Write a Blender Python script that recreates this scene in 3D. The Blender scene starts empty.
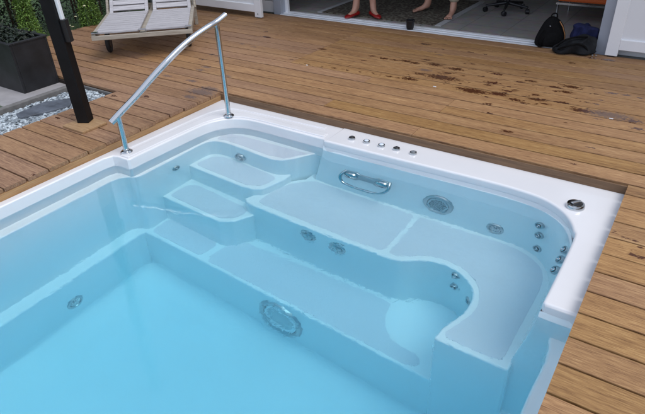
import bpy, math, random
from mathutils import Vector, Matrix, noise
random.seed(7)
scene = bpy.context.scene
COL = scene.collection
K = 4/3
def k(pts): return [tuple(c*K for c in p) for p in pts]

# ------------------------------------------------------------------ tagging
def tag(o, label=None, cat=None, group=None, kind=None):
    if label: o['label'] = label
    if cat: o['category'] = cat
    if group: o['group'] = group
    if kind: o['kind'] = kind
    return o
def thing(name, label, cat, loc=(0,0,0), rz=0, group=None):
    o = bpy.data.objects.new(name, None); COL.objects.link(o)
    o.location = loc; o.rotation_euler = (0,0,rz); o.empty_display_size = .1
    return tag(o, label, cat, group)
def link(name, me, mat, parent=None, smooth=None):
    o = bpy.data.objects.new(name, me); COL.objects.link(o)
    if mat: 
        me.materials.clear(); me.materials.append(mat)
    if smooth:
        me.shade_smooth(); me.set_sharp_from_angle(angle=math.radians(smooth))
    if parent: o.parent = parent
    return o

# ------------------------------------------------------------------ materials
def nt(name):
    m = bpy.data.materials.new(name); m.use_nodes = True
    n = m.node_tree.nodes; l = m.node_tree.links
    return m, n, l, n['Principled BSDF']
def ramp(n, stops):
    r = n.new('ShaderNodeValToRGB'); e = r.color_ramp.elements
    while len(e) < len(stops): e.new(.5)
    for i,(p,c) in enumerate(stops): e[i].position = p; e[i].color = (*c,1)
    return r
def simple(name, col, rough=.5, metal=0, bump=0, bscale=60, var=0, vscale=6, coat=0, spec=.5):
    m,n,l,b = nt(name)
    b.inputs['Base Color'].default_value = (*col,1); b.inputs['Roughness'].default_value = rough
    b.inputs['Metallic'].default_value = metal; b.inputs['Coat Weight'].default_value = coat
    b.inputs['Coat Roughness'].default_value = .08; b.inputs['Specular IOR Level'].default_value = spec
    tc = n.new('ShaderNodeTexCoord')
    if var:
        t = n.new('ShaderNodeTexNoise'); t.inputs['Scale'].default_value = vscale; t.inputs['Detail'].default_value = 6
        l.new(tc.outputs['Object'], t.inputs['Vector'])
        r = ramp(n, [(.3, tuple(c*(1-var) for c in col)), (.7, tuple(min(1,c*(1+var)) for c in col))])
        l.new(t.outputs['Fac'], r.inputs['Fac']); l.new(r.outputs['Color'], b.inputs['Base Color'])
    if bump:
        t = n.new('ShaderNodeTexNoise'); t.inputs['Scale'].default_value = bscale; t.inputs['Detail'].default_value = 4
        l.new(tc.outputs['Object'], t.inputs['Vector'])
        bp = n.new('ShaderNodeBump'); bp.inputs['Strength'].default_value = bump; bp.inputs['Distance'].default_value = .004
        l.new(t.outputs['Fac'], bp.inputs['Height']); l.new(bp.outputs['Normal'], b.inputs['Normal'])
    return m
RIMM = simple('acrylic_rim_dimmed', (.73,.735,.76), .2, var=.02, vscale=3, coat=.4, bump=.02, bscale=12)  # same white acrylic as the basin, darkened so the lit rim stays below white
SHELL = simple('acrylic_shell_brightened', (.91,.935,.95), .22, var=.015, vscale=3, coat=.3)  # same acrylic as the rim, lightened to make up for weak underwater light
PAD   = simple('textured_tread', (.74,.745,.80), .6, bump=.5, bscale=260, var=.012, vscale=8)
CHROME= simple('chrome', (.55,.57,.59), .05, 1)
STEEL = simple('brushed_steel', (.58,.60,.62), .2, 1, bump=.05, bscale=150)
DSTEEL= simple('dull_steel', (.50,.54,.57), .35, 1, bump=.1, bscale=200)
BLACKP= simple('black_plastic', (.012,.012,.014), .35)
GREYP = simple('grey_plastic', (.16,.18,.2), .4)
BTNW  = simple('pale_button', (.62,.70,.80), .12, coat=.6)
BLACKW= simple('black_painted_post', (.004,.004,.005), .55, var=.5, vscale=9, bump=.1, bscale=80, spec=.25)
WHITEP= simple('white_paint', (.82,.83,.85), .4, var=.03, vscale=5, bump=.04, bscale=30)
GREYPAINT= simple('grey_blue_frame', (.36,.39,.45), .4, var=.04)
RUBBER= simple('rubber_tyre', (.02,.02,.022), .7, bump=.2, bscale=120)
PLANTER=simple('dark_zinc', (.012,.0125,.015), .5, var=.6, vscale=7, bump=.15, bscale=12)
KERB  = simple('concrete_kerb', (.16,.155,.15), .85, var=.2, vscale=20, bump=.4, bscale=90)
PAVE  = simple('pale_paving', (.33,.32,.33), .8, var=.12, vscale=8, bump=.25, bscale=90)
SLATE = simple('slate_slab', (.10,.115,.14), .5, var=.4, vscale=14, bump=.6, bscale=18)
SKIN  = simple('skin', (.50,.27,.19), .5, var=.06, vscale=20)
RED   = simple('red_leather', (.30,.012,.012), .35)
BEIGE = simple('beige_cotton', (.38,.33,.24), .9, var=.1, vscale=20, bump=.4, bscale=60)
NAVYC = simple('navy_cloth', (.006,.010,.055), .9, var=.3, vscale=20, bump=.6, bscale=60)
WHITEC= simple('grey_shirt', (.35,.36,.38), .9)
DENIM = simple('dark_denim', (.05,.06,.09), .9)
HAIR  = simple('brown_hair', (.05,.03,.02), .6)
BAGB  = simple('black_nylon', (.003,.003,.0035), .85, spec=.2, bump=1, bscale=50)
BAGG  = simple('charcoal_nylon', (.012,.013,.015), .85, spec=.25, var=.6, vscale=14, bump=1, bscale=40)
BLUE  = simple('blue_fabric', (.01,.02,.16), .7)
ORANGE= simple('orange_cushion', (.55,.10,.015), .6, bump=.1)
ZIP   = simple('tan_zip', (.35,.16,.06), .5)
WALLIN= simple('interior_wall', (.35,.35,.34), .8)
FRINGE= simple('pale_fringe', (.42,.42,.42), .9, bump=.5, bscale=90)
SOIL  = simple('soil', (.03,.022,.015), .95, bump=.8, bscale=50)
LUG   = simple('hub_plastic', (.08,.05,.04), .6)

# weathered lounger wood
def wood(name, dark, light, scale=(2,30,30), rough=.65, axis='X'):
    m,n,l,b = nt(name)
    tc = n.new('ShaderNodeTexCoord'); mp = n.new('ShaderNodeMapping'); mp.inputs['Scale'].default_value = scale
    l.new(tc.outputs['Object'], mp.inputs['Vector'])
    t = n.new('ShaderNodeTexNoise'); t.inputs['Scale'].default_value = 3; t.inputs['Detail'].default_value = 8; t.inputs['Roughness'].default_value=.65
    l.new(mp.outputs['Vector'], t.inputs['Vector'])
    r = ramp(n, [(.3,dark),(.7,light)]); l.new(t.outputs['Fac'], r.inputs['Fac']); l.new(r.outputs['Color'], b.inputs['Base Color'])
    bp = n.new('ShaderNodeBump'); bp.inputs['Strength'].default_value=.35; bp.inputs['Distance'].default_value=.002
    l.new(t.outputs['Fac'], bp.inputs['Height']); l.new(bp.outputs['Normal'], b.inputs['Normal'])
    b.inputs['Roughness'].default_value = rough
    return m
GREYWOOD = wood('weathered_teak', (.30,.29,.31), (.55,.54,.57))
TANWOOD  = wood('weathered_teak_frame', (.22,.19,.15), (.48,.44,.38))
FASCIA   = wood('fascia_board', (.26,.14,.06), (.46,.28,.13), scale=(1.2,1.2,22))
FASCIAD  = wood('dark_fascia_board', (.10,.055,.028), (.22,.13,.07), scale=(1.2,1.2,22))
PLINTH   = wood('plinth_wood', (.26,.15,.07), (.42,.27,.14), scale=(2,20,20))

# deck boards: per-board tint + grain + wet marks
def deck_mat():
    m,n,l,b = nt('hardwood_deck')
    tc = n.new('ShaderNodeTexCoord'); at = n.new('ShaderNodeAttribute'); at.attribute_name = 'tint'
    sep = n.new('ShaderNodeSeparateColor'); l.new(at.outputs['Color'], sep.inputs['Color'])
    # shift the grain from board to board
    off = n.new('ShaderNodeVectorMath'); off.operation='SCALE'; off.inputs['Scale'].default_value = 37
    l.new(at.outputs['Color'], off.inputs[0])
    add = n.new('ShaderNodeVectorMath'); add.operation='ADD'; l.new(tc.outputs['Object'], add.inputs[0]); l.new(off.outputs[0], add.inputs[1])
    mp = n.new('ShaderNodeMapping'); mp.inputs['Scale'].default_value = (1.6,42,10); l.new(add.outputs[0], mp.inputs['Vector'])
    g = n.new('ShaderNodeTexNoise'); g.inputs['Scale'].default_value = 1.6; g.inputs['Detail'].default_value = 9; g.inputs['Roughness'].default_value=.7
    l.new(mp.outputs['Vector'], g.inputs['Vector'])
    mp2 = n.new('ShaderNodeMapping'); mp2.inputs['Scale'].default_value = (1.1,7,4); l.new(add.outputs[0], mp2.inputs['Vector'])
    g2 = n.new('ShaderNodeTexNoise'); g2.inputs['Scale'].default_value = 1.6; g2.inputs['Detail'].default_value = 5
    l.new(mp2.outputs['Vector'], g2.inputs['Vector'])
    mp3 = n.new('ShaderNodeMapping'); mp3.inputs['Scale'].default_value = (9,130,30); l.new(add.outputs[0], mp3.inputs['Vector'])
    g3 = n.new('ShaderNodeTexNoise'); g3.inputs['Scale'].default_value = 2.0; g3.inputs['Detail'].default_value = 3
    l.new(mp3.outputs['Vector'], g3.inputs['Vector'])
    r1 = ramp(n, [(.26,(.09,.038,.015)),(.42,(.24,.122,.052)),(.58,(.36,.200,.088)),(.78,(.52,.335,.165))])
    mixf = n.new('ShaderNodeMath'); mixf.operation='MULTIPLY_ADD'; mixf.inputs[1].default_value=.44
    l.new(g.outputs['Fac'], mixf.inputs[0])
    m2 = n.new('ShaderNodeMath'); m2.operation='MULTIPLY_ADD'; m2.inputs[1].default_value=.30; l.new(g2.outputs['Fac'], m2.inputs[0])
    m3 = n.new('ShaderNodeMath'); m3.operation='MULTIPLY_ADD'; m3.inputs[1].default_value=.62; m3.inputs[2].default_value=-.18
    l.new(g3.outputs['Fac'], m3.inputs[0]); l.new(m3.outputs[0], m2.inputs[2]); l.new(m2.outputs[0], mixf.inputs[2])
    l.new(mixf.outputs[0], r1.inputs['Fac'])
    # board tint: R brightness, G towards grey-red
    hsv = n.new('ShaderNodeHueSaturation'); l.new(r1.outputs['Color'], hsv.inputs['Color'])
    v = n.new('ShaderNodeMapRange'); v.inputs['To Min'].default_value=.92; v.inputs['To Max'].default_value=1.16; l.new(sep.outputs[0], v.inputs['Value'])
    l.new(v.outputs[0], hsv.inputs['Value'])
    s = n.new('ShaderNodeMapRange'); s.inputs['To Min'].default_value=1.06; s.inputs['To Max'].default_value=.88; l.new(sep.outputs[1], s.inputs['Value'])
    l.new(s.outputs[0], hsv.inputs['Saturation'])
    h = n.new('ShaderNodeMapRange'); h.inputs['To Min'].default_value=.506; h.inputs['To Max'].default_value=.494; l.new(sep.outputs[1], h.inputs['Value'])
    l.new(h.outputs[0], hsv.inputs['Hue'])
    # wet marks
    wa = n.new('ShaderNodeAttribute'); wa.attribute_name='wet'
    ws = n.new('ShaderNodeSeparateColor'); l.new(wa.outputs['Color'], ws.inputs['Color'])
    mp4 = n.new('ShaderNodeMapping'); mp4.inputs['Scale'].default_value=(26,60,20); l.new(tc.outputs['Object'], mp4.inputs['Vector'])
    wn = n.new('ShaderNodeTexNoise'); wn.inputs['Scale'].default_value=1.6; wn.inputs['Detail'].default_value=4; l.new(mp4.outputs['Vector'], wn.inputs['Vector'])
    def mask(sock):
        a = n.new('ShaderNodeMath'); a.operation='MULTIPLY_ADD'; a.inputs[1].default_value=1.5; l.new(wn.outputs['Fac'], a.inputs[0]); l.new(sock, a.inputs[2])
        mr = n.new('ShaderNodeMapRange'); mr.interpolation_type='SMOOTHSTEP'; mr.inputs['From Min'].default_value=1.22; mr.inputs['From Max'].default_value=1.46
        l.new(a.outputs[0], mr.inputs['Value']); return mr.outputs[0]
    md = mask(ws.outputs[0]); mg = mask(ws.outputs[1])
    c1 = n.new('ShaderNodeMix'); c1.data_type='RGBA'; l.new(hsv.outputs['Color'], c1.inputs['A']); c1.inputs['B'].default_value=(.105,.075,.072,1)
    f1 = n.new('ShaderNodeMath'); f1.operation='MULTIPLY'; f1.inputs[1].default_value=.75; l.new(mg, f1.inputs[0]); l.new(f1.outputs[0], c1.inputs['Factor'])
    c2 = n.new('ShaderNodeMix'); c2.data_type='RGBA'; l.new(c1.outputs['Result'], c2.inputs['A']); c2.inputs['B'].default_value=(.065,.020,.009,1)
    f2 = n.new('ShaderNodeMath'); f2.operation='MULTIPLY'; f2.inputs[1].default_value=.95; l.new(md, f2.inputs[0]); l.new(f2.outputs[0], c2.inputs['Factor'])
    l.new(c2.outputs['Result'], b.inputs['Base Color'])
    rr = n.new('ShaderNodeMapRange'); rr.inputs['To Min'].default_value=.62; rr.inputs['To Max'].default_value=.12; l.new(md, rr.inputs['Value']); l.new(rr.outputs[0], b.inputs['Roughness'])
    bp = n.new('ShaderNodeBump'); bp.inputs['Strength'].default_value=.35; bp.inputs['Distance'].default_value=.002; l.new(mixf.outputs[0], bp.inputs['Height'])
    l.new(bp.outputs['Normal'], b.inputs['Normal'])
    return m
DECK = deck_mat()

def leaf_mat(name, cols, rough=.5):
    m,n,l,b = nt(name)
    at = n.new('ShaderNodeAttribute'); at.attribute_name='tint'
    sep = n.new('ShaderNodeSeparateColor'); l.new(at.outputs['Color'], sep.inputs['Color'])
    r = ramp(n, cols); l.new(sep.outputs[0], r.inputs['Fac']); l.new(r.outputs['Color'], b.inputs['Base Color'])
    b.inputs['Roughness'].default_value=rough
    return m
LEAF  = leaf_mat('hedge_leaves', [(0,(.003,.008,.003)),(.6,(.010,.024,.007)),(.9,(.030,.055,.013)),(1,(.10,.13,.035))])
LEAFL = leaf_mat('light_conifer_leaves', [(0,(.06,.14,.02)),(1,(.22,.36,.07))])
LEAFG = leaf_mat('grey_green_leaves', [(0,(.03,.06,.04)),(1,(.10,.16,.11))])
PETAL = simple('cream_petals', (.70,.68,.45), .6)
BARK  = simple('bark', (.06,.04,.025), .9, bump=.5)
GRASS = simple('lawn', (.05,.10,.02), .9, var=.35, vscale=30, bump=.6, bscale=200)

def gravel_mat():
    m,n,l,b = nt('blue_grey_gravel')
    at = n.new('ShaderNodeAttribute'); at.attribute_name='tint'
    sep = n.new('ShaderNodeSeparateColor'); l.new(at.outputs['Color'], sep.inputs['Color'])
    r = ramp(n, [(0,(.10,.12,.14)),(.35,(.26,.30,.33)),(.75,(.42,.48,.52)),(1,(.62,.68,.72))]); l.new(sep.outputs[0], r.inputs['Fac']); l.new(r.outputs['Color'], b.inputs['Base Color'])
    b.inputs['Roughness'].default_value=.7; return m
GRAVEL = gravel_mat()
def rug_mat():
    m,n,l,b = nt('dark_patterned_rug')
    tc = n.new('ShaderNodeTexCoord')
    v = n.new('ShaderNodeTexVoronoi'); v.inputs['Scale'].default_value=26; l.new(tc.outputs['Object'], v.inputs['Vector'])
    t = n.new('ShaderNodeTexNoise'); t.inputs['Scale'].default_value=40; t.inputs['Detail'].default_value=5; l.new(tc.outputs['Object'], t.inputs['Vector'])
    a = n.new('ShaderNodeMath'); a.operation='MULTIPLY'; l.new(v.outputs['Distance'], a.inputs[0]); l.new(t.outputs['Fac'], a.inputs[1])
    r = ramp(n, [(.05,(.03,.018,.012)),(.25,(.085,.07,.05)),(.4,(.17,.16,.12)),(.6,(.07,.02,.015))]); l.new(a.outputs[0], r.inputs['Fac'])
    l.new(r.outputs['Color'], b.inputs['Base Color']); b.inputs['Roughness'].default_value=.95
    return m
RUG = rug_mat()
def tile_mat():
    m,n,l,b = nt('interior_tiles')
    tc = n.new('ShaderNodeTexCoord'); br = n.new('ShaderNodeTexBrick'); br.offset=0
    br.inputs['Scale'].default_value=1; br.inputs['Brick Width'].default_value=.45; br.inputs['Row Height'].default_value=.45; br.inputs['Mortar Size'].default_value=.006
    br.inputs['Color1'].default_value=(.42,.39,.36,1); br.inputs['Color2'].default_value=(.46,.43,.40,1); br.inputs['Mortar'].default_value=(.28,.26,.24,1)
    l.new(tc.outputs['Object'], br.inputs['Vector'])
    t = n.new('ShaderNodeTexNoise'); t.inputs['Scale'].default_value=12; t.inputs['Detail'].default_value=5; l.new(tc.outputs['Object'], t.inputs['Vector'])
    mx = n.new('ShaderNodeMix'); mx.data_type='RGBA'; mx.blend_type='MULTIPLY'; mx.inputs['Factor'].default_value=.5
    l.new(br.outputs['Color'], mx.inputs['A']); l.new(t.outputs['Color'], mx.inputs['B']); l.new(mx.outputs['Result'], b.inputs['Base Color'])
    b.inputs['Roughness'].default_value=.45
    return m
TILES = tile_mat()

# ------------------------------------------------------------------ mesh helpers
class MB:
    def __init__(s): s.v=[]; s.f=[]
    def box(s, c, d, M=None):
        i=len(s.v)
        for x in (-.5,.5):
            for y in (-.5,.5):
                for z in (-.5,.5):
                    p = Vector((c[0]+x*d[0], c[1]+y*d[1], c[2]+z*d[2]))
                    s.v.append(tuple(M@p if M else p))
        s.f += [tuple(i+j for j in q) for q in ((0,1,3,2),(4,6,7,5),(0,4,5,1),(2,3,7,6),(0,2,6,4),(1,5,7,3))]
        return s
    def tube(s, pts, r, n=14, caps=True):
        pts=[Vector(p) for p in pts]; rs = r if isinstance(r,(list,tuple)) else [r]*len(pts)
        up=None; i0=len(s.v)
        for j,p in enumerate(pts):
            d = (pts[min(j+1,len(pts)-1)]-pts[max(j-1,0)]).normalized()
            if up is None:
                up = Vector((0,0,1)) if abs(d.z)<.9 else Vector((1,0,0))
            a = d.cross(up).normalized(); b = a.cross(d).normalized(); up=b
            for t in range(n):
                th=2*math.pi*t/n; s.v.append(tuple(p+(a*math.cos(th)+b*math.sin(th))*rs[j]))
        for j in range(len(pts)-1):
            for t in range(n):
                s.f.append((i0+j*n+t, i0+j*n+(t+1)%n, i0+(j+1)*n+(t+1)%n, i0+(j+1)*n+t))
        if caps:
            s.f.append(tuple(i0+t for t in reversed(range(n)))); e=i0+(len(pts)-1)*n; s.f.append(tuple(e+t for t in range(n)))
        return s
    def lathe(s, prof, M, n=28):
        i0=len(s.v)
        for (r,z) in prof:
            for t in range(n):
                th=2*math.pi*t/n; s.v.append(tuple(M@Vector((r*math.cos(th), r*math.sin(th), z))))
        for j in range(len(prof)-1):
            for t in range(n):
                s.f.append((i0+j*n+t, i0+j*n+(t+1)%n, i0+(j+1)*n+(t+1)%n, i0+(j+1)*n+t))
        s.f.append(tuple(i0+t for t in reversed(range(n)))); e=i0+(len(prof)-1)*n; s.f.append(tuple(e+t for t in range(n)))
        return s
    def mesh(s, name):
        me=bpy.data.meshes.new(name); me.from_pydata(s.v,[],s.f); me.update(); return me
    def build(s, name, mat, parent=None, smooth=None, bevel=0):
        o = link(name, s.mesh(name), mat, parent, smooth)
        if bevel:
            b=o.modifiers.new('bevel','BEVEL'); b.width=bevel; b.segments=2; b.limit_method='ANGLE'
        return o
def frame(loc, nrm, up=(0,0,1)):
    z=Vector(nrm).normalized(); x=Vector(up).cross(z)
    if x.length<1e-4: x=Vector((1,0,0))
    x.normalize(); y=z.cross(x)
    return Matrix.Translation(loc)@Matrix((x,y,z)).transposed().to_4x4()
def fillet(pts, radii, seg=8):
    out=[]; n=len(pts)
    for i in range(n):
        r = radii[i] if isinstance(radii,(list,tuple)) else radii
        p=Vector(pts[i][:2]); a=Vector(pts[i-1][:2]); b=Vector(pts[(i+1)%n][:2])
        if r<=0: out.append(tuple(p)); continue
        u=(a-p); v=(b-p); lu=u.length; lv=v.length; u/=lu; v/=lv
        ang=u.angle(v); 
        if ang>3.0: out.append(tuple(p)); continue
        t=min(r/math.tan(ang/2), lu*.49, lv*.49)
        p1=p+u*t; p2=p+v*t
        for j in range(seg+1):
            q=j/seg; out.append(tuple(p1*(1-q)**2+p*2*q*(1-q)+p2*q*q))
    return out
def catmull(pts, seg=6, closed=False):
    out=[]; n=len(pts); P=[Vector(p) for p in pts]
    rng = range(n) if closed else range(n-1)
    for i in rng:
        p0=P[i-1] if (closed or i>0) else P[0]; p1=P[i]; p2=P[(i+1)%n]; p3=P[(i+2)%n] if (closed or i+2<n) else P[-1]
        for j in range(seg):
            t=j/seg; out.append(tuple(.5*((2*p1)+(-p0+p2)*t+(2*p0-5*p1+4*p2-p3)*t*t+(-p0+3*p1-3*p2+p3)*t**3)))
    if not closed: out.append(tuple(P[-1]))
    return out
def plate(name, loops, ztop, zbot, mat, parent=None, bevel=.008, res=3):
    cu=bpy.data.curves.new(name,'CURVE'); cu.dimensions='2D'; cu.fill_mode='BOTH'
    for lp in loops:
        q=[]
        for p in lp:
            if not q or (Vector(p)-Vector(q[-1])).length>.0015: q.append(p)
        sp=cu.splines.new('POLY'); sp.points.add(len(q)-1); sp.use_cyclic_u=True
        for i,p in enumerate(q): sp.points[i].co=(p[0],p[1],0,1)
    h=(ztop-zbot)/2
    cu.extrude=h-bevel; cu.bevel_depth=bevel; cu.bevel_resolution=res; cu.offset=-bevel
    tmp=bpy.data.objects.new('tmp',cu); COL.objects.link(tmp)
    dg=bpy.context.evaluated_depsgraph_get(); dg.update()
    me=bpy.data.meshes.new_from_object(tmp.evaluated_get(dg)); me.name=name
    bpy.data.objects.remove(tmp); bpy.data.curves.remove(cu)
    me.transform(Matrix.Translation((0,0,(ztop+zbot)/2)))
    return link(name, me, mat, parent, smooth=35)

# ------------------------------------------------------------------ camera
W_, H_ = 1024, 657
cam_d=bpy.data.cameras.new('camera'); cam=bpy.data.objects.new('camera',cam_d); COL.objects.link(cam)
R = Matrix(((0.8282074145760945,-0.2712953028222131,0.49037876902225774),(0.5593528961031204,0.45417856802918866,-0.6934307218201451),(-0.034595029444023234,0.8485992499463805,0.527903870916105)))
cam.matrix_world = Matrix.Translation((3.106,-3.034,1.576)) @ R.to_4x4()
cam_d.sensor_width=36; cam_d.lens=36*544.137/645; cam_d.clip_end=2000; cam_d.clip_start=.05
scene.camera=cam

# ------------------------------------------------------------------ light
SUN_EL, SUN_AZ = math.radians(60), math.radians(-6)   # azimuth measured from +X towards +Y
world=bpy.data.worlds.new('World'); scene.world=world; world.use_nodes=True
wn=world.node_tree.nodes; wl=world.node_tree.links; bg=wn['Background']
sky=wn.new('ShaderNodeTexSky'); sky.sky_type='NISHITA'; sky.sun_disc=False
sky.sun_elevation=SUN_EL; sky.sun_rotation=math.pi/2-SUN_AZ; sky.air_density=1.0; sky.dust_density=3.0; sky.ozone_density=1
# overcast: thin bright cloud over the blue
cl=wn.new('ShaderNodeTexCoord'); cm=wn.new('ShaderNodeMapping'); cm.inputs['Scale'].default_value=(1,1,2.5); wl.new(cl.outputs['Generated'], cm.inputs['Vector'])
cn=wn.new('ShaderNodeTexNoise'); cn.inputs['Scale'].default_value=2.2; cn.inputs['Detail'].default_value=6; wl.new(cm.outputs['Vector'], cn.inputs['Vector'])
cr=wn.new('ShaderNodeMapRange'); cr.inputs['From Min'].default_value=.3; cr.inputs['From Max'].default_value=.7; cr.inputs['To Min'].default_value=.40; cr.inputs['To Max'].default_value=1.0
wl.new(cn.outputs['Fac'], cr.inputs['Value'])
cx=wn.new('ShaderNodeMix'); cx.data_type='RGBA'; wl.new(cr.outputs[0], cx.inputs['Factor']); wl.new(sky.outputs['Color'], cx.inputs['A']); cx.inputs['B'].default_value=(7.3,8.1,9.8,1)
wl.new(cx.outputs['Result'], bg.inputs['Color']); bg.inputs['Strength'].default_value=.1
sd=bpy.data.lights.new('sun','SUN'); sd.energy=1.35; sd.angle=math.radians(35); sd.color=(1,.96,.9)
sun=bpy.data.objects.new('sun',sd); COL.objects.link(sun)
sdir=Vector((math.cos(SUN_EL)*math.cos(SUN_AZ), math.cos(SUN_EL)*math.sin(SUN_AZ), math.sin(SUN_EL)))
sun.rotation_euler=sdir.to_track_quat('Z','Y').to_euler()
scene.view_settings.view_transform='Standard'; scene.view_settings.look='None'; scene.view_settings.gamma=1; scene.view_settings.exposure=0.30
scene.render.engine='CYCLES'
cy=scene.cycles; cy.use_denoising=True; cy.max_bounces=20; cy.diffuse_bounces=12; cy.transmission_bounces=12; cy.glossy_bounces=8; cy.transparent_max_bounces=8
cy.volume_bounces=2; cy.caustics_refractive=True; cy.caustics_reflective=True; cy.sample_clamp_indirect=6; cy.blur_glossy=.3

# ------------------------------------------------------------------ the spa shell
spa=thing('swim_spa','white acrylic swim spa with moulded steps, seats and jets sunk in the wooden deck','swim spa',(1.5,-2.1,-1.6))
SPI=Matrix.Translation((-1.5,2.1,1.6))
def P(o):   # parent keeping world place
    o.parent=spa; o.matrix_parent_inverse=SPI; return o
YE=-3.25
ZW=-.0733
rim_in = k([(.045,YE),(.045,-.905),(.058,-.862),(.085,-.852),(.155,-.851)]) + k(catmull([(.165,-.84),(.168,-.70),(.175,-.49),(.184,-.35),(.205,-.275),(.25,-.215),(.32,-.178),(.424,-.165),(.62,-.168),(.865,-.172)],5)) \
   + k([(.872,-.178),(.878,-.186)]) + k(catmull([(.90,-.188),(1.2,-.186),(1.66,-.179),(1.83,-.182),(1.95,-.198),(2.03,-.235),(2.09,-.292),(2.13,-.37),(2.147,-.45),(2.147,-.835)],5)) + k([(2.155,-.845),(2.262,-.847),(2.264,-.87),(2.264,YE)])
rim_out = k([(-.0,0.0),(2.31,0.0),(2.31,YE-.08),(-.0,YE-.08)])
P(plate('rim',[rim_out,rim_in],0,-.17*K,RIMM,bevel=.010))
# raised moulded rib carrying the handrail
rib = k(catmull([(.093,-.842),(.100,-.645),(.110,-.424),(.125,-.25),(.165,-.165),(.25,-.120),(.40,-.110),(.62,-.112),(.85,-.108)],5)) + \
      k(catmull([(.855,-.155),(.62,-.155),(.424,-.152),(.31,-.165),(.24,-.205),(.192,-.27),(.172,-.35),(.163,-.49),(.156,-.70),(.153,-.842)],5))
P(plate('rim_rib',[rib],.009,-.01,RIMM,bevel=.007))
groove = k(catmull([(.045,-.80),(.055,-.5),(.065,-.25),(.10,-.12),(.19,-.065),(.40,-.052),(.80,-.045)],5))+k(catmull([(.80,-.066),(.40,-.073),(.20,-.088),(.118,-.14),(.085,-.25),(.075,-.5),(.066,-.80)],5))
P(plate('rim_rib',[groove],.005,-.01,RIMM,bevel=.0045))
# raised plinth of the control side
ctl = k([(.882,.006),(2.292,.006),(2.292,-.8445),(2.156,-.8445)])+k(list(reversed(catmull([(.8985,-.1893),(1.2,-.1873),(1.66,-.1803),(1.83,-.1833),(1.9495,-.1993),(2.029,-.236),(2.089,-.293),(2.129,-.3705),(2.1458,-.45),(2.1458,-.835)],5))))+k([(.884,-.1885)])
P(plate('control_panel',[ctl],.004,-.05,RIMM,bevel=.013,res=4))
# shallow ledge, with the top step
ledge_in = k([(.105,YE),(.105,-.94)])+k(catmull([(.112,-.90),(.140,-.862),(.178,-.842),(.190,-.80),(.193,-.695),(.195,-.529),(.198,-.39),(.222,-.338),(.28,-.318),(.40,-.320),(.60,-.339),(.69,-.328),(.745,-.275),(.80,-.185),(.86,-.12)],5)) \
   + k([(2.19,-.12),(2.19,-.868),(2.200,-.90)])+k([(2.205,-.96),(2.199,-1.1),(2.197,YE)])
out2 = k([(.01,-.01),(2.30,-.01),(2.30,YE-.07),(.01,YE-.07)])
P(plate('shallow_ledge',[out2,ledge_in],-.15*K,-1.21*K,SHELL,bevel=.012))
P(plate('tread_pad',[k(fillet([(.215,-.265),(.24,-.215),(.32,-.200),(.785,-.192),(.755,-.222),(.700,-.298),(.60,-.312),(.40,-.294),(.27,-.290),(.222,-.305)],.02,4))],-.15*K+.0025,-.15*K-.01,PAD,bevel=.002,res=1))
# steps
stepB=k(fillet([(.10,-.535),(.10,-.20),(.60,-.20),(.74,-.30),(.735,-.365),(.70,-.49),(.655,-.515),(.59,-.525),(.17,-.508)],[0,0,0,.03,.03,.05,.05,.04,.0],5))
P(plate('step',[stepB],-.33*K,-1.15*K,SHELL,bevel=.012))
P(plate('tread_pad',[k(fillet([(.212,-.480),(.232,-.365),(.29,-.335),(.60,-.348),(.700,-.362),(.672,-.470),(.60,-.500),(.40,-.492)],[.03,.04,.04,0,.04,.04,.04,0],5))],-.33*K+.0025,-.33*K-.01,PAD,bevel=.002,res=1))
stepC=k(fillet([(.10,-.73),(.10,-.40),(.60,-.40),(.72,-.50),(.712,-.60),(.66,-.69),(.60,-.725),(.17,-.718)],[0,0,0,.02,.03,.05,.05,0],5))
P(plate('step',[stepC],-.50*K,-1.15*K,SHELL,bevel=.012))
P(plate('tread_pad',[k(fillet([(.212,-.690),(.222,-.575),(.27,-.538),(.60,-.560),(.672,-.580),(.645,-.668),(.585,-.702),(.40,-.698)],[.03,.04,.04,0,.04,.04,.04,0],5))],-.50*K+.0025,-.50*K-.01,PAD,bevel=.002,res=1))
# bench + deep ledge
deep = k([(.178,YE),(.178,-.93)])+k(catmull([(.180,-.90),(.19,-.880),(.215,-.868),(.5,-.868),(1.2,-.874),(1.774,-.893),(2.1,-.90)],5))+k([(2.21,-.90),(2.21,YE)])
P(plate('bench',[k([(.01,-.01),(2.30,-.01),(2.30,YE-.07),(.01,YE-.07)]),deep],-.75*K,-1.21*K,SHELL,bevel=.012))
P(plate('tread_pad',[k(fillet([(.205,-.845),(.205,-.735),(.235,-.705),(.55,-.722),(.575,-.742),(.560,-.828),(.540,-.846)],[.03,.04,.04,.03,.03,.02,.02],5))],-.75*K+.0025,-.75*K-.01,PAD,bevel=.002,res=1))
cx0,cy0,rw = 1.69,-.705,.187
padE=fillet([(.600,-.838),(.607,-.79),(.632,-.660),(.685,-.606)],[.015,.03,.04,.03],5)+[(1.44,-.610)]+catmull([(1.49,-.611),(1.512,-.62),(1.516,-.655),(1.525,-.694),(1.553,-.750),(1.605,-.790),(1.665,-.805),(1.728,-.812),(1.750,-.832),(1.752,-.855),(1.728,-.873),(1.69,-.876)],5)+[(1.1,-.856),(.62,-.850)]
P(plate('tread_pad',[k(padE)],-.75*K+.0025,-.75*K-.01,PAD,bevel=.002,res=1))
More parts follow.
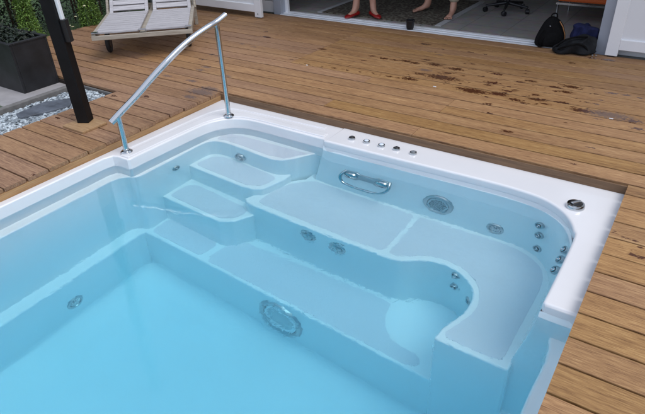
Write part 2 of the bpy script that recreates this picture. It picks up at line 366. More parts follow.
# shelf seat (left and right) around the foot well
well=catmull([(.69,-.588),(1.081,-.597),(1.282,-.596),(1.43,-.594),(1.50,-.592),(1.545,-.575),(1.60,-.535),(1.68,-.510),(1.767,-.525),(1.835,-.575),(1.868,-.64),(1.870,-.72),(1.852,-.785),(1.832,-.84),(1.826,-.896)],6)
seatL=[(.635,-.558),(.655,-.51),(.682,-.441),(.70,-.37),(.735,-.30),(.79,-.245),(.80,-.10),(2.21,-.10),(2.21,-.75),(2.102,-.80),(2.098,-.900),(2.09,-.907),(1.832,-.905)]
P(plate('shelf_seat',[k(seatL+list(reversed(well))+[(.66,-.580)])],-.40*K,-1.15*K,SHELL,bevel=.012))
padF=fillet([(.712,-.545),(.715,-.437),(.745,-.335),(.842,-.238),(1.185,-.246),(1.425,-.254),(1.437,-.285),(1.434,-.545),(1.415,-.566),(1.05,-.562),(.76,-.556)],[.02,.06,.06,.08,0,.02,.02,.03,.02,0,.02],5)
P(plate('tread_pad',[k(padF)],-.40*K+.0025,-.40*K-.01,PAD,bevel=.002,res=1))
padG=catmull([(1.462,-.275),(1.475,-.258),(1.52,-.252),(1.75,-.250),(1.90,-.256),(2.00,-.295),(2.055,-.355),(2.075,-.45),(2.072,-.68),(2.066,-.855),(2.050,-.876),(2.01,-.882),(1.88,-.880),(1.856,-.870),(1.856,-.845),(1.878,-.785),(1.898,-.72),(1.896,-.64),(1.858,-.558),(1.78,-.500),(1.68,-.482),(1.588,-.508),(1.54,-.545),(1.50,-.562),(1.468,-.555),(1.460,-.52)],5,True)
P(plate('tread_pad',[k(padG)],-.40*K+.0025,-.40*K-.01,PAD,bevel=.002,res=1))
P(plate('basin_floor',[k([(.02,-.02),(2.29,-.02),(2.29,YE-.06),(.02,YE-.06)])],-1.105*K,-1.22*K,SHELL,bevel=.005))
# sloping back wall of the seats
top=k(catmull([(.80,-.110),(.872,-.175),(.90,-.186),(1.2,-.184),(1.66,-.177),(1.83,-.180),(1.95,-.196),(2.03,-.233),(2.09,-.290),(2.129,-.37),(2.1455,-.45),(2.1455,-.60),(2.1455,-.72),(2.1455,-.83),(2.16,-.8455),(2.30,-.8455)],6))
bot=k(catmull([(.79,-.110),(.828,-.205),(.88,-.226),(1.2,-.230),(1.60,-.231),(1.80,-.234),(1.93,-.240),(2.00,-.268),(2.056,-.325),(2.088,-.39),(2.102,-.46),(2.101,-.60),(2.099,-.72),(2.097,-.845),(2.11,-.872),(2.30,-.875)],6))
v=[];f=[]
n=len(top); rows=[(-.03,0),(-.10,.12),(-.2,.36),(-.3,.68),(-.38,.95),(-.46,1.0),(-1.15,1.0)]
for z,t in rows:
    for a,b in zip(top,bot): v.append((a[0]*(1-t)+b[0]*t, a[1]*(1-t)+b[1]*t, z*K))
for r_ in range(len(rows)-1):
    for i in range(n-1): f.append((r_*n+i, r_*n+i+1,(r_+1)*n+i+1,(r_+1)*n+i))
me=bpy.data.meshes.new('backrest_wall'); me.from_pydata(v,[],f)
P(link('backrest_wall',me,SHELL,None,40))
# cove between deep walls and floor
path=[Vector(p) for p in k([(.178,YE),(.178,-.868),(.6,-.869),(1.2,-.873),(1.50,-.882),(1.80,-.893),(1.83,-.904),(2.198,-.906),(2.198,YE)])]
v=[];f=[]; m_=12; rc=.085; zf=-1.105*K
for i,p in enumerate(path):
    d1=(p-path[i-1]).normalized() if i else (path[1]-p).normalized(); d2=(path[i+1]-p).normalized() if i<len(path)-1 else d1
    n1=Vector((d1.y,-d1.x)); n2=Vector((d2.y,-d2.x)); nn=(n1+n2)/(1+n1.dot(n2))
    for j in range(m_):
        th=math.pi/2*j/(m_-1)
        q=p+nn*(2.3*rc*(1-math.cos(th))-.002); v.append((q.x,q.y,zf+rc*(1-math.sin(th))+.0015))
for i in range(len(path)-1):
    for j in range(m_-1): f.append((i*m_+j,i*m_+j+1,(i+1)*m_+j+1,(i+1)*m_+j))
me=bpy.data.meshes.new('floor_cove'); me.from_pydata(v,[],f)
P(link('floor_cove',me,SHELL,None,60))

# ------------------------------------------------------------------ jets, lights, buttons
def jet(loc,nrm,r,style='jet',name='jet'):
    M=frame(loc,nrm)
    a=MB().lathe([(r,-.01),(r,.003),(r*.93,.008),(r*.72,.008),(r*.66,.003),(r*.66,-.004)],M,30)
    o=P(a.build(name,DSTEEL if style!='chrome' else CHROME,None,35))
    b=MB()
    if style=='small': b.lathe([(r*.5,-.004),(r*.5,.010),(r*.38,.014),(r*.2,.006)],M,20)
    elif style=='inlet':
        b.lathe([(r*.64,-.002),(r*.6,.006),(r*.45,.004),(r*.22,.002),(r*.2,.009),(r*.1,.010)],M,20)
        for t in range(10):
            th=2*math.pi*t/10; b.box((r*.45*math.cos(th),r*.45*math.sin(th),.007),(.004,.004,.006),M)
    else: b.lathe([(r*.6,-.002),(r*.58,.010),(r*.4,.016),(r*.15,.012),(r*.1,.002)],M,24)
    c=b.build('nozzle',STEEL if style!='small' else CHROME,None,35); c.parent=o
    return o
nb=(0,-.99,.14)
def wall_y(z):  # back wall surface, z in metres
    zz=-z/K; pts=[(.03,0),(.10,.12),(.2,.36),(.3,.68),(.38,.95),(.46,1)]
    for (a,ta),(b,tb) in zip(pts,pts[1:]):
        if zz<=b: t=ta+(tb-ta)*(zz-a)/(b-a); break
    return (-.181*(1-t)-.233*t)*K
jet((2.41,wall_y(-.43),-.435),nb,.052,'inlet')
for x,y,z in ((2.650,-.314,-.218),(2.661,-.330,-.315),(2.670,-.352,-.445)): jet((x,y,z),(-.45,-.88,.25),.027,'small')
for y,z in ((-.51,-.165),(-.60,-.170),(-.70,-.165)): jet((2.826,y,z),(-.85,-.15,.50),.031,'small')
jet((1.403,-.797,-.632),(0,-1,0),.060,'chrome'); jet((1.619,-.797,-.645),(0,-1,0),.060,'chrome')
jet((2.338,-.701,-.585),(-.15,-1,0),.026,'small'); jet((2.338,-.700,-.715),(-.15,-1,0),.026,'small'); jet((2.452,-.776,-.69),(-.7,-.7,0),.028,'small')
jet((.55,-.442,-.36),(0,-1,0.05),.048,'inlet')
jet((.2365,-1.775,-1.255),(1,0,0),.058,'inlet')
jet((.262,-.80,-.36),(1,0,0),.032,'inlet')
# suction grille with holes
M=frame((2.04,wall_y(-.36),-.362),nb)
g=P(MB().lathe([(.100,-.01),(.100,.004),(.094,.011),(.075,.012),(.070,.006),(.070,-.002)],M,40).build('suction_grille',DSTEEL,None,35))
b=MB().lathe([(.069,0),(.069,.008),(.02,.010)],M,32); q=b.build('perforated_disc',simple('pale_disc',(.55,.62,.66),.4),None,35); q.parent=g
b=MB()
for i in range(-5,6):
    for j in range(-5,6):
        x=i*.0115+(j%2)*.0057; y=j*.0105
        if x*x+y*y<.058**2: b.lathe([(.0036,.009),(.0036,.0115)],M@Matrix.Translation((x,y,0)),8)
q=b.build('hole_pattern',GREYP,None); q.parent=g
# big underwater lamp on the bench front
M=frame((1.435,-1.163,-1.205),(0,-1,0))
g=P(MB().lathe([(.165,-.01),(.165,.006),(.158,.018),(.138,.022),(.128,.014),(.128,.0)],M,48).build('pool_light',DSTEEL,None,35))
MB().lathe([(.127,0),(.122,.014),(.108,.018),(.098,.012),(.097,.004)],M,40).build('lens_ring',simple('frosted_ring',(.90,.93,.95),.2,coat=.5),g,35)
MB().lathe([(.098,.002),(.09,.010),(.07,.013),(.066,.009),(.04,.012),(.01,.014)],M,40).build('lens',simple('frosted_lens',(.48,.58,.62),.25,coat=.5,bump=.8,bscale=40),g,35)
for t in range(8):
    th=2*math.pi*t/8+.2; MB().lathe([(.008,.018),(.008,.024),(.004,.026)],M@Matrix.Translation((.148*math.cos(th),.148*math.sin(th),0)),10).build('screw',CHROME,g,35)
# grab handle on the back wall
g=P(MB().build('grab_handle',None))if False else None
hx0,hx1,hz=1.35,1.705,-.31
def HP(x,z,out): return (x, wall_y(z)-out, z)
xm=(hx0+hx1)/2
bar=[HP(hx0+.012,hz+.035,.0),HP(hx0,hz+.02,.03),HP(hx0-.002,hz-.01,.055),HP(hx0+.03,hz-.05,.07),HP(hx0+.09,hz-.066,.075),HP(xm,hz-.070,.078),HP(hx1-.09,hz-.066,.075),HP(hx1-.03,hz-.05,.07),HP(hx1+.002,hz-.01,.055),HP(hx1,hz+.02,.03),HP(hx1-.012,hz+.035,0)]
g=P(MB().tube(catmull(bar,5),.0115,14).build('grab_handle',CHROME,None,60))
o=plate('back_plate',[fillet([(-.165,-.042),(-.165,.042),(-.08,.05),(-.05,.034),(.05,.034),(.08,.05),(.165,.042),(.165,-.042),(.08,-.05),(.05,-.03),(-.05,-.03),(-.08,-.05)],.02,5)],.014,-.01,DSTEEL,bevel=.004)
o.data.transform(frame((xm,wall_y(hz),hz),nb)); o.parent=g
for s in (-1,1):
    MB().lathe([(.046,0),(.045,.022),(.036,.032),(.01,.036)],frame((xm+s*.118,wall_y(hz),hz),nb)@Matrix.Diagonal((1.15,.8,1,1)),28).build('mount',CHROME,g,40)
# buttons on the rim
def button(x,y,style):
    M=Matrix.Translation((x,y,.008))
    r=.024
    o=P(MB().lathe([(r,-.004),(r,.004),(r*.92,.010),(r*.72,.011),(r*.68,.007)],M,28).build('control_button',CHROME,None,35))
    m={'d':BLACKP,'w':BTNW,'g':GREYP}[style]
    MB().lathe([(r*.68,.004),(r*.66,.012),(r*.4,.017),(r*.1,.018)],M,24).build('button_cap',m,o,35)
    if style=='d': MB().box((0,0,.0185),(r*.75,.006,.003),M@Matrix.Rotation(.7,4,'Z')).build('pointer',CHROME,o)
    return o
for (x,y),s in zip([(1.328,-.140),(1.441,-.137),(1.556,-.139),(1.665,-.136),(1.785,-.137)],'dwwdg'): button(x,y,s)
M=Matrix.Translation((2.80,-.279,.008))
o=P(MB().lathe([(.047,-.004),(.047,.010),(.043,.018),(.034,.020),(.032,.016)],M,40).build('diverter_knob',CHROME,None,35))
MB().lathe([(.033,.010),(.031,.021),(.02,.025),(.005,.026)],M,32).build('knob_cap',BLACKP,o,35)
MB().box((0,0,.027),(.056,.018,.008),M@Matrix.Rotation(.9,4,'Z')).build('lever',CHROME,o,bevel=.003)

# ------------------------------------------------------------------ water
def water_mat():
    m=bpy.data.materials.new('pool_water'); m.use_nodes=True; n=m.node_tree.nodes; l=m.node_tree.links
    n.remove(n['Principled BSDF']); out=n['Material Output']
    g=n.new('ShaderNodeBsdfGlass'); g.inputs['IOR'].default_value=1.333; g.inputs['Roughness'].default_value=0; g.inputs['Color'].default_value=(1,1,1,1)
    tc=n.new('ShaderNodeTexCoord')
    t1=n.new('ShaderNodeTexNoise'); t1.inputs['Scale'].default_value=2.2; t1.inputs['Detail'].default_value=2; l.new(tc.outputs['Object'],t1.inputs['Vector'])
    t2=n.new('ShaderNodeTexNoise'); t2.inputs['Scale'].default_value=21; t2.inputs['Detail'].default_value=3; t2.inputs['Distortion'].default_value=.6; l.new(tc.outputs['Object'],t2.inputs['Vector'])
    # ripples come in patches
    t3=n.new('ShaderNodeTexNoise'); t3.inputs['Scale'].default_value=1.3; l.new(tc.outputs['Object'],t3.inputs['Vector'])
    mr=n.new('ShaderNodeMapRange'); mr.inputs['From Min'].default_value=.48; mr.inputs['From Max'].default_value=.66; mr.inputs['To Min'].default_value=.07; mr.inputs['To Max'].default_value=.30; l.new(t3.outputs['Fac'],mr.inputs['Value'])
    dv=n.new('ShaderNodeVectorMath'); dv.operation='DISTANCE'; dv.inputs[1].default_value=(2.05,-1.05,-.0733); l.new(tc.outputs['Object'],dv.inputs[0])
    dr=n.new('ShaderNodeMapRange'); dr.inputs['From Min'].default_value=.25; dr.inputs['From Max'].default_value=.95; dr.inputs['To Min'].default_value=.45; dr.inputs['To Max'].default_value=0; l.new(dv.outputs['Value'],dr.inputs['Value'])
    sm=n.new('ShaderNodeMath'); sm.operation='ADD'; l.new(mr.outputs[0],sm.inputs[0]); l.new(dr.outputs[0],sm.inputs[1])
    mm=n.new('ShaderNodeMath'); mm.operation='MULTIPLY'; l.new(t2.outputs['Fac'],mm.inputs[0]); l.new(sm.outputs[0],mm.inputs[1])
    ad=n.new('ShaderNodeMath'); ad.operation='MULTIPLY_ADD'; ad.inputs[1].default_value=.75; l.new(t1.outputs['Fac'],ad.inputs[0]); l.new(mm.outputs[0],ad.inputs[2])
    bp=n.new('ShaderNodeBump'); bp.inputs['Strength'].default_value=.5; bp.inputs['Distance'].default_value=.006; l.new(ad.outputs[0],bp.inputs['Height'])
    l.new(bp.outputs['Normal'],g.inputs['Normal']); l.new(g.outputs[0],out.inputs['Surface'])
    va=n.new('ShaderNodeVolumeAbsorption'); va.inputs['Color'].default_value=(.58,.928,.992,1); va.inputs['Density'].default_value=1.0
    vs=n.new('ShaderNodeVolumeScatter'); vs.inputs['Color'].default_value=(.80,.96,1,1); vs.inputs['Density'].default_value=.12; vs.inputs['Anisotropy'].default_value=.2
    av=n.new('ShaderNodeAddShader'); l.new(va.outputs[0],av.inputs[0]); l.new(vs.outputs[0],av.inputs[1]); l.new(av.outputs[0],out.inputs['Volume'])
    return m
w=MB().box((1.5,(-.02*K+(YE-.04)*K)/2,(ZW-1.55)/2),(2.26*K-.02,abs((YE-.02)*K),1.55+ZW)).build('water',water_mat())
tag(w,kind='structure')

# ------------------------------------------------------------------ deck
ZD=.062
stains=[] # x,y,rx,ry,strength,type
def st(x,y,rx,ry,t=0,a=1.0): stains.append((x,y,rx,ry,t,a))
Cc=Vector((3.106,-3.034,1.576))
def px(q,z=ZD):
    d=R@Vector(((q[0]-322.5)/544.137,-(q[1]-207)/544.137,-1)); s=(z-Cc.z)/d.z; return Cc+d*s
# measured marks on the boards (position, width, depth)
for (u_,v_,w_,t_) in [(266,31.5,.10,0),(266,37,.17,0),(254,47,.10,1),(242,44,.10,1),(322,49,.13,0),(331,55,.06,0),(344,38,.05,0),(350,66,.06,0),(363.6,60.5,.09,0),(372,56,.12,0),(384,58.5,.15,0),(395,60,.12,0),(406,61,.17,0),(415,63,.16,0),
   (409.7,79,.20,0),(425,70,.17,1),(420,74,.15,0),(427,60,.12,0),(292,59.5,.06,0),(425,44,.14,0),(394,29,.08,0),(309,64.6,.05,0),(322,66.5,.06,0),(335,68,.05,0),(348,70,.06,0),(360,72,.05,0),(375,74,.06,0),(389,76.5,.10,0),(398,78,.08,0),
   (430,52,.08,0),(435,64.6,.22,0),(442,77.5,.42,0),(455.7,69,.20,0),(448,73,.12,0),(472.8,91,.33,0),(460,88,.12,0),(493,82.7,.17,0),(488,85,.10,0),(498.4,94,.22,0),(507,91,.12,0),(496.7,74,.14,0),(515,99.7,.16,0),(524,103,.10,0),(531,81,.14,0),(520,82,.10,0),(536,95,.10,0),(537.6,99.5,.18,0),(554.7,87,.13,0),(571.8,86.8,.19,0),(566,92,.16,0),
   (561.5,102.5,.12,0),(582,110.6,.22,0),(609,115,.42,1),(611,93,.12,0),(626,95,.10,0),(633,121,.16,0),(638,129,.12,0),(488,104,.10,0),(488,113,.09,0),(507,131.5,.11,0),(590.5,147.5,.07,0),(554,71,.06,0),(572,63,.10,0),(486,54,.06,0),
   (472,64,.08,0),(480,76,.10,0),(515,90,.08,0),(545,104,.10,0),(596,104,.08,0),(600,100,.07,0),(640,98,.08,0),(621.5,245.4,.035,0),(634.6,255,.07,0),(641,257.4,.09,0),(602,265.7,.012,0),(615,232,.04,0),(625,237,.06,0),(620,245,.04,0),(634.5,240.6,.05,0),(640.6,247,.06,0),(630,250,.03,0),(573,163.8,.05,0),
   (203,59.3,.11,0),(206.5,67,.16,1),(200,70,.14,1),(226,76,.15,1),(201,92,.36,1),(210,89,.25,1),(190,97,.18,1),(191.7,81,.15,1),(167,76,.13,1),(145.8,96.5,.11,0),(113.5,96,.10,0),(212,54.5,.10,1),(217,56,.08,1),(57.6,118,.08,0),(71.7,115,.09,0),(33,174.8,.06,0),(608,60,.15,0),(592,58,.10,0),(175,140,.05,1),(470,52,.08,0),(520,52,.08,1),(440,55,.1,1)]:
    c=px((u_,v_)); rx=w_/2; ry=max(.016,min(rx*.55,.10 if t_==0 else .11))
    st(c.x,c.y,rx*.92,ry*.72,t_,1)
# bands of tiny drips
for i in range(75):
    t=random.random(); q=px((430+170*t+random.uniform(-8,8), 64+44*t+random.gauss(0,9))); st(q.x,q.y,random.uniform(.012,.035),random.uniform(.008,.016),0,.95)
for i in range(28):
    t=random.random(); q=px((300+130*t, 63+17*t+random.gauss(0,1.2))); st(q.x,q.y,random.uniform(.01,.03),random.uniform(.007,.013),0,.9)
cells={}
for s in stains:
    for ix in range(int(math.floor((s[0]-s[2]*1.8)*4)), int(math.floor((s[0]+s[2]*1.8)*4))+1):
        for iy in range(int(math.floor((s[1]-s[3]*1.8)*4)), int(math.floor((s[1]+s[3]*1.8)*4))+1):
            cells.setdefault((ix,iy),[]).append(s)
def wet(x,y):
    a=b=0
    for s in cells.get((int(math.floor(x*4)),int(math.floor(y*4))),()):
        d=math.hypot((x-s[0])/s[2],(y-s[1])/s[3]); v_=max(0,1.0-d*.55)*s[5]
        if s[4]==0: a=max(a,v_)
        else: b=max(b,v_)
    return a,b
V=[];F=[];TI=[];WE=[]
def board(x0,x1,y0,y1,fine):
    t=(random.random(),min(1,max(0,random.gauss(.55 if x0<0 else .3,.16))),random.random())
    if x1<=1.2 and y0<1.5: t=(t[0]*.6, min(1,t[1]+.2), t[2])
    if x1<=.01: t=(t[0]*.6-.25, t[1], t[2])
    e=.0035; c=.0035; zt=ZD+random.uniform(-.0008,.0008); zb=ZD-.024
    # cross-section (y,z) chamfered, top subdivided
    ny = 8 if fine else 2
    sec=[(y0,zb),(y0,zt-c),(y0+e*.3,zt-e*.3)]+[(y0+e+(y1-y0-2*e)*i/ny,zt) for i in range(ny+1)]+[(y1-e*.3,zt-e*.3),(y1,zt-c),(y1,zb)]
    nx=max(1,int((x1-x0)/(.018 if fine else .5))); i0=len(V); ns=len(sec)
    sag=random.uniform(-.0012,.0012)
    for i in range(nx+1):
        x=x0+(x1-x0)*i/nx
        w_=noise.noise(Vector((x*1.3,y0*9,3)))*.0012+sag
        for (y,z) in sec:
            V.append((x,y+w_,z)); TI.append(t); a,b=wet(x,y) if fine else (0,0); WE.append((a,b,0))
    for i in range(nx):
        for j in range(ns-1): F.append((i0+i*ns+j,i0+i*ns+j+1,i0+(i+1)*ns+j+1,i0+(i+1)*ns+j))
    F.append(tuple(i0+j for j in reversed(range(ns)))); F.append(tuple(i0+nx*ns+j for j in range(ns)))
def row(x0,x1,y0,y1,joints=(),fine=True,gap=.009):
    xs=[x0]+[j for j in sorted(joints) if x0+.1<j<x1-.1]+[x1]
    for a,b in zip(xs,xs[1:]): board(a+(.0012 if a!=x0 else 0),b-(.0012 if b!=x1 else 0),y0+gap/2,y1-gap/2,fine)
# back deck
y=0.004; i=0
while y<2.40:
    y1=y+.1495
    if y1>2.40: y1=2.412
    xs=px((291,64)).x + (px((345,33)).x-px((291,64)).x)*((y-.866)/1.157)
    j=[]
    if .80<y<2.2: j=[.03]
    else: j=[random.choice((-1.4,-.7,.9,1.7,2.6))]
    j+= [3.4+random.choice((0,.9,1.4)), -2.2+random.random()*.6]
    ty=(y+y1)/2
    row(-3.05,4.2,y,y1,j,True, .011 if i%3 else .013); row(4.2,7.0,y,y1,[5.6],False)
    y=y1; i+=1
# left deck
y=0.0; ys=[0,-.126]; 
while ys[-1]>-4.6: ys.append(ys[-1]-.142)
for a,b in zip(ys,ys[1:]):
    left = -3.05 if b>-.43 else -.79
    row(left,-.004+random.uniform(-.008,.006),b,a,[-1.5] if left<-1 else [], b>-2.2)
# right deck
ys=[0,-.113]
while ys[-1]>-4.6: ys.append(ys[-1]-.1517)
for i,(a,b) in enumerate(zip(ys,ys[1:])):
    row(3.001,4.3,b,a,[],b>-2.0); row(4.3,7.0,b,a,[],False)
# deck in front of the pool (behind the camera)
y=-4.62
for i in range(12): row(-.79,7.0,y-.15,y,[1.2+i%3],False); y-=.15
me=bpy.data.meshes.new('deck'); me.from_pydata(V,[],F); me.update()
for nm,data in (('tint',TI),('wet',WE)):
    ca=me.color_attributes.new(nm,'FLOAT_COLOR','POINT'); flat=[]
    for c in data: flat+= [c[0],c[1],c[2],1]
    ca.data.foreach_set('color',flat)
deck=link('deck',me,DECK); tag(deck,kind='structure')
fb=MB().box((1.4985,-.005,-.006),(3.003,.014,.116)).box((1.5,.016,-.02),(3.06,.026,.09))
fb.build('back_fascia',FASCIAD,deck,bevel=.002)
fa=MB().box((-.0130,-2.340,-.012),(.024,4.66,.096))
fa.box((3.03,-2.35,-.02),(.024,4.66,.07))
o=fa.build('deck_fascia',FASCIA,deck,bevel=.002)
# near-black sheets under the boards, coloured as the shade in the gaps
MB().box((1.5,1.25,.018),(9.0,2.35,.03)).box((-.42,-2.4,.018),(.72,4.5,.03)).box((-1.9,-.22,.018),(2.26,.4,.03)).box((5.0,-2.4,.018),(3.9,4.7,.03)).build('gap_shade_sheet',simple('gap_shade',(.02,.013,.01),.9),deck)
# white clips in the board seam
clipm=simple('white_clip',(.75,.76,.8),.4)
clips=[((434.6,87),'white plastic chip in the deck seam beside the big wet patch'),((611,119),'white plastic chip in the deck seam near the right edge'),((307,65.5),'small pale chip in the deck seam right of the handrail')]
for q,lb in clips:
    c=px(q); s=.026 if q[0]>400 else .018
    tag(MB().box((c.x,c.y,ZD+.003),(s,.010,.005)).build('plastic_chip',clipm,None,bevel=.002),lb,'chip','pale chips in the deck seams')

# ------------------------------------------------------------------ ground, paving, gravel
def sheet(name,rects,z,mat):
    b=MB()
    for (x0,y0,x1,y1) in rects:
        i=len(b.v); b.v+=[(x0,y0,z),(x1,y0,z),(x1,y1,z),(x0,y1,z)]; b.f.append((i,i+1,i+2,i+3))
    return tag(b.build(name,mat),kind='structure')
S=600
sheet('ground',[(-S,-S,-.79,S),(-.79,-S,3.3,-4.7),(3.3,-S,S,S),(-.79,.3,3.3,S)],-.03,GRASS)
pv=MB().box((-3.0,-.72,-.012),(3.3,.60,.03)); 
tag(pv.build('paving',PAVE),kind='structure')
sheet('gravel_bed',[(-1.275,-4.6,-.795,-.44)],.004,simple('gravel_bed',(.12,.13,.14),.9,bump=.8,bscale=80))
kb=MB().box((-1.315,-2.5,.018),(.06,4.1,.075)); kb.box((-1.05,-.432,.0),(.47,.012,.09))
tag(kb.build('stone_kerb',KERB,None,bevel=.004),'thin grey concrete edging strip between gravel and dark planter','kerb')
# gravel stones: one object nobody could count
V=[];F=[];TI=[]
rnd=random.Random(3)
ico=[(0,0,1),(.89,0,.45),(.28,.85,.45),(-.72,.53,.45),(-.72,-.53,.45),(.28,-.85,.45),(.72,.53,-.45),(-.28,.85,-.45),(-.89,0,-.45),(-.28,-.85,-.45),(.72,-.53,-.45),(0,0,-1)]
icf=[(0,1,2),(0,2,3),(0,3,4),(0,4,5),(0,5,1),(1,6,2),(2,7,3),(3,8,4),(4,9,5),(5,10,1),(6,7,2),(7,8,3),(8,9,4),(9,10,5),(10,6,1),(11,7,6),(11,8,7),(11,9,8),(11,10,9),(11,6,10)]
def stone(x,y,z,s):
    i0=len(V); a=rnd.random()*6.28; sx=s*rnd.uniform(.8,1.4); sy=s*rnd.uniform(.6,1.0); sz=s*rnd.uniform(.45,.75)
    t=rnd.random(); tl=rnd.uniform(-.4,.4)
    for p in ico:
        X=p[0]*sx*rnd.uniform(.85,1.15); Y=p[1]*sy*rnd.uniform(.85,1.15); Z=p[2]*sz+tl*X*.6
        V.append((x+X*math.cos(a)-Y*math.sin(a), y+X*math.sin(a)+Y*math.cos(a), z+Z)); TI.append(t)
    for q in icf: F.append(tuple(i0+j for j in q))
for i in range(5200):
    x=rnd.uniform(-1.27,-.80); y=rnd.uniform(-2.1,-.45)
    s=rnd.uniform(.008,.018)
    stone(x,y,rnd.uniform(.008,.026),s)
me=bpy.data.meshes.new('gravel'); me.from_pydata(V,[],F); me.update()
ca=me.color_attributes.new('tint','FLOAT_COLOR','POINT'); flat=[]
for t in TI: flat+=[t,t,t,1]
ca.data.foreach_set('color',flat)
tag(link('gravel',me,GRAVEL),'blue grey gravel chips filling the strip beside the deck','gravel',kind='stuff')
def hull(pts): return pts
sl=px((16,115),.03),px((44,103),.03),px((74,98.5),.03),px((70,107),.03),px((40,114.5),.03),px((20,119),.03)
o=plate('slate_slab',[fillet([(p.x,p.y) for p in sl],.02,3)],.040,.012,SLATE,bevel=.004)
tag(o,'flat dark slate slab lying in the gravel beside the black post','slab')

# ------------------------------------------------------------------ foliage
def leaves(n,sampler,size,rn,droop=.3,aspect=.5):
    V=[];F=[];T=[]
    for _ in range(n):
        p,t=sampler(rn)
        s=size*rn.uniform(.6,1.3); a=rn.random()*6.28; el=rn.uniform(-.9,.7); 
        d=Vector((math.cos(a)*math.cos(el),math.sin(a)*math.cos(el),math.sin(el)))
        u=d.cross(Vector((rn.uniform(-.6,.6),rn.uniform(-.6,.6),1))).normalized()*s*aspect
        i=len(V); m=p+d*s*.5
        V+= [tuple(p),tuple(m+u*.5+Vector((0,0,s*.06))),tuple(p+d*s-Vector((0,0,s*droop*.4))),tuple(m-u*.5+Vector((0,0,s*.06)))]
        F.append((i,i+1,i+2,i+3)); T+= [t+rn.uniform(-.12,.12)]*4
    me=bpy.data.meshes.new('foliage'); me.from_pydata(V,[],F); me.update()
    ca=me.color_attributes.new('tint','FLOAT_COLOR','POINT'); flat=[]
    for t in T: flat+=[min(1,max(0,t))]*3+[1]
    ca.data.foreach_set('color',flat); return me
rn=random.Random(11)
def hedge(name,x0,x1,y0,y1,h,n,label,size=.045,mat=LEAF):
    t=thing(name,label,'hedge',((x0+x1)/2,(y0+y1)/2,0),0,'dark hedges along the garden side')
    def smp(r):
        while True:
            x=r.uniform(x0,x1); y=r.uniform(y0,y1); z=h*r.random()**.8
            d=min(x1-x, (x-x0), y-y0+.03, y1-y+.03, h-z+.03)
            nz=noise.noise(Vector((x*3,y*3,z*3)))
            if r.random()<.25+.75*math.exp(-max(0,d)*9) and (x<x1-.10+.13*nz or False): 
                c=noise.noise(Vector((x*5,y*5,z*5+7)))
                return Vector((x-(x0+x1)/2,y-(y0+y1)/2,z)), .38+.55*c+ .1*r.random()
    me=leaves(n,smp,size,r_:=rn); o=link('foliage',me,mat,t)
    yy=y0+.2
    while yy<y1-.1:
        for _ in range(3):
            a=(rn.uniform(-.1,.1),yy-(y0+y1)/2,0); MB().tube([a,(a[0]+rn.uniform(-.1,.1),a[1]+rn.uniform(-.1,.1),h*.5),(a[0]+rn.uniform(-.15,.15),a[1]+rn.uniform(-.2,.2),h*.9)],[.015,.01,.004],6).build('stem',BARK,t)
        yy+=.35
    return t
hedge('hedge',-4.1,-3.17,-1.6,.62,2.0,42000,'dense dark green hedge behind the planter at the left')
hedge('hedge',-4.2,-3.2,.66,4.3,2.0,36000,'dark leafy hedge with pale flowers beyond the lounger end of the deck')
def cone_shrub(name,x,y,h,r0,n,label,mat,size=.03,cat='shrub'):
    t=thing(name,label,cat,(x,y,0),0,'slim conical shrubs along the hedge' if 'conical' in name else None)
    def smp(r):
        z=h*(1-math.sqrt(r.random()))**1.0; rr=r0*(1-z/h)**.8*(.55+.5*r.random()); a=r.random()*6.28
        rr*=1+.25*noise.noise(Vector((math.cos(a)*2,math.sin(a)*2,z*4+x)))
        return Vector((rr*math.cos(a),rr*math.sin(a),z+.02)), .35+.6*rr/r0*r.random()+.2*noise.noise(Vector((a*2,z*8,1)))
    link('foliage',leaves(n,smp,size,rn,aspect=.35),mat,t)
    MB().tube([(0,0,0),(0,0,h*.9)],[.02,.005],6).build('stem',BARK,t)
    return t
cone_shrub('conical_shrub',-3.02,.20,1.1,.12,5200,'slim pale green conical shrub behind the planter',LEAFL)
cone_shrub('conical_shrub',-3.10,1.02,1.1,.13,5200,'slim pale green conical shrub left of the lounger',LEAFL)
cone_shrub('round_bush',-3.12,1.45,.30,.17,2600,'low grey green bush beside the lounger foot',LEAFG)
# flowers
fl=thing('flower_clump','small clump of cream flowers at the hedge foot beside the black post','flowers',(-3.0,.72,0))
for q,z in (((67,23.5),.12),((73,27),.10),((69.5,26),.07),((76,17),.2),((84,6),.3)):
    c=px(q,z); c=Vector((c.x,c.y,z))
    b=MB(); s_=MB()
    for _ in range(7):
        a=rn.random()*6.28; b.lathe([(.004,0),(.009,.003),(.006,.006)],Matrix.Translation(c-Vector((-3.0,.72,0))+Vector((math.cos(a)*.008,math.sin(a)*.008,rn.uniform(-.005,.006)))),8)
    s_.tube([(c.x+3.0,c.y-.72,0),tuple(c-Vector((-3.0,.72,0)))],.003,5)
    s_=s_.build('stem',LEAFG,fl); b.build('flower_head',PETAL,s_,60)
gs=thing('grass_tuft','small patch of lawn at the paving edge below the planter','grass',(-1.6,-1.15,0))
def smpg(r): return Vector((r.uniform(-.55,.20),r.uniform(-.5,.10),0)), r.random()
V=[];F=[];T=[]
for _ in range(5000):
    p,t=smpg(rn); a=rn.random()*6.28; h=rn.uniform(.02,.045); i=len(V)
    V+=[tuple(p+Vector((.002*math.cos(a),.002*math.sin(a),-.01))),tuple(p-Vector((.002*math.cos(a),.002*math.sin(a),.01))),tuple(p+Vector((rn.uniform(-.015,.015),rn.uniform(-.015,.015),h)))]; F.append((i,i+1,i+2)); T+=[t]*3
me=bpy.data.meshes.new('blades'); me.from_pydata(V,[],F); ca=me.color_attributes.new('tint','FLOAT_COLOR','POINT')
ca.data.foreach_set('color',[c for t in T for c in (t,t,t,1)]); o=link('grass',me,LEAFL,None); o.location=(-1.6,-1.15,0); o['kind']='stuff'
bpy.data.objects.remove(gs)

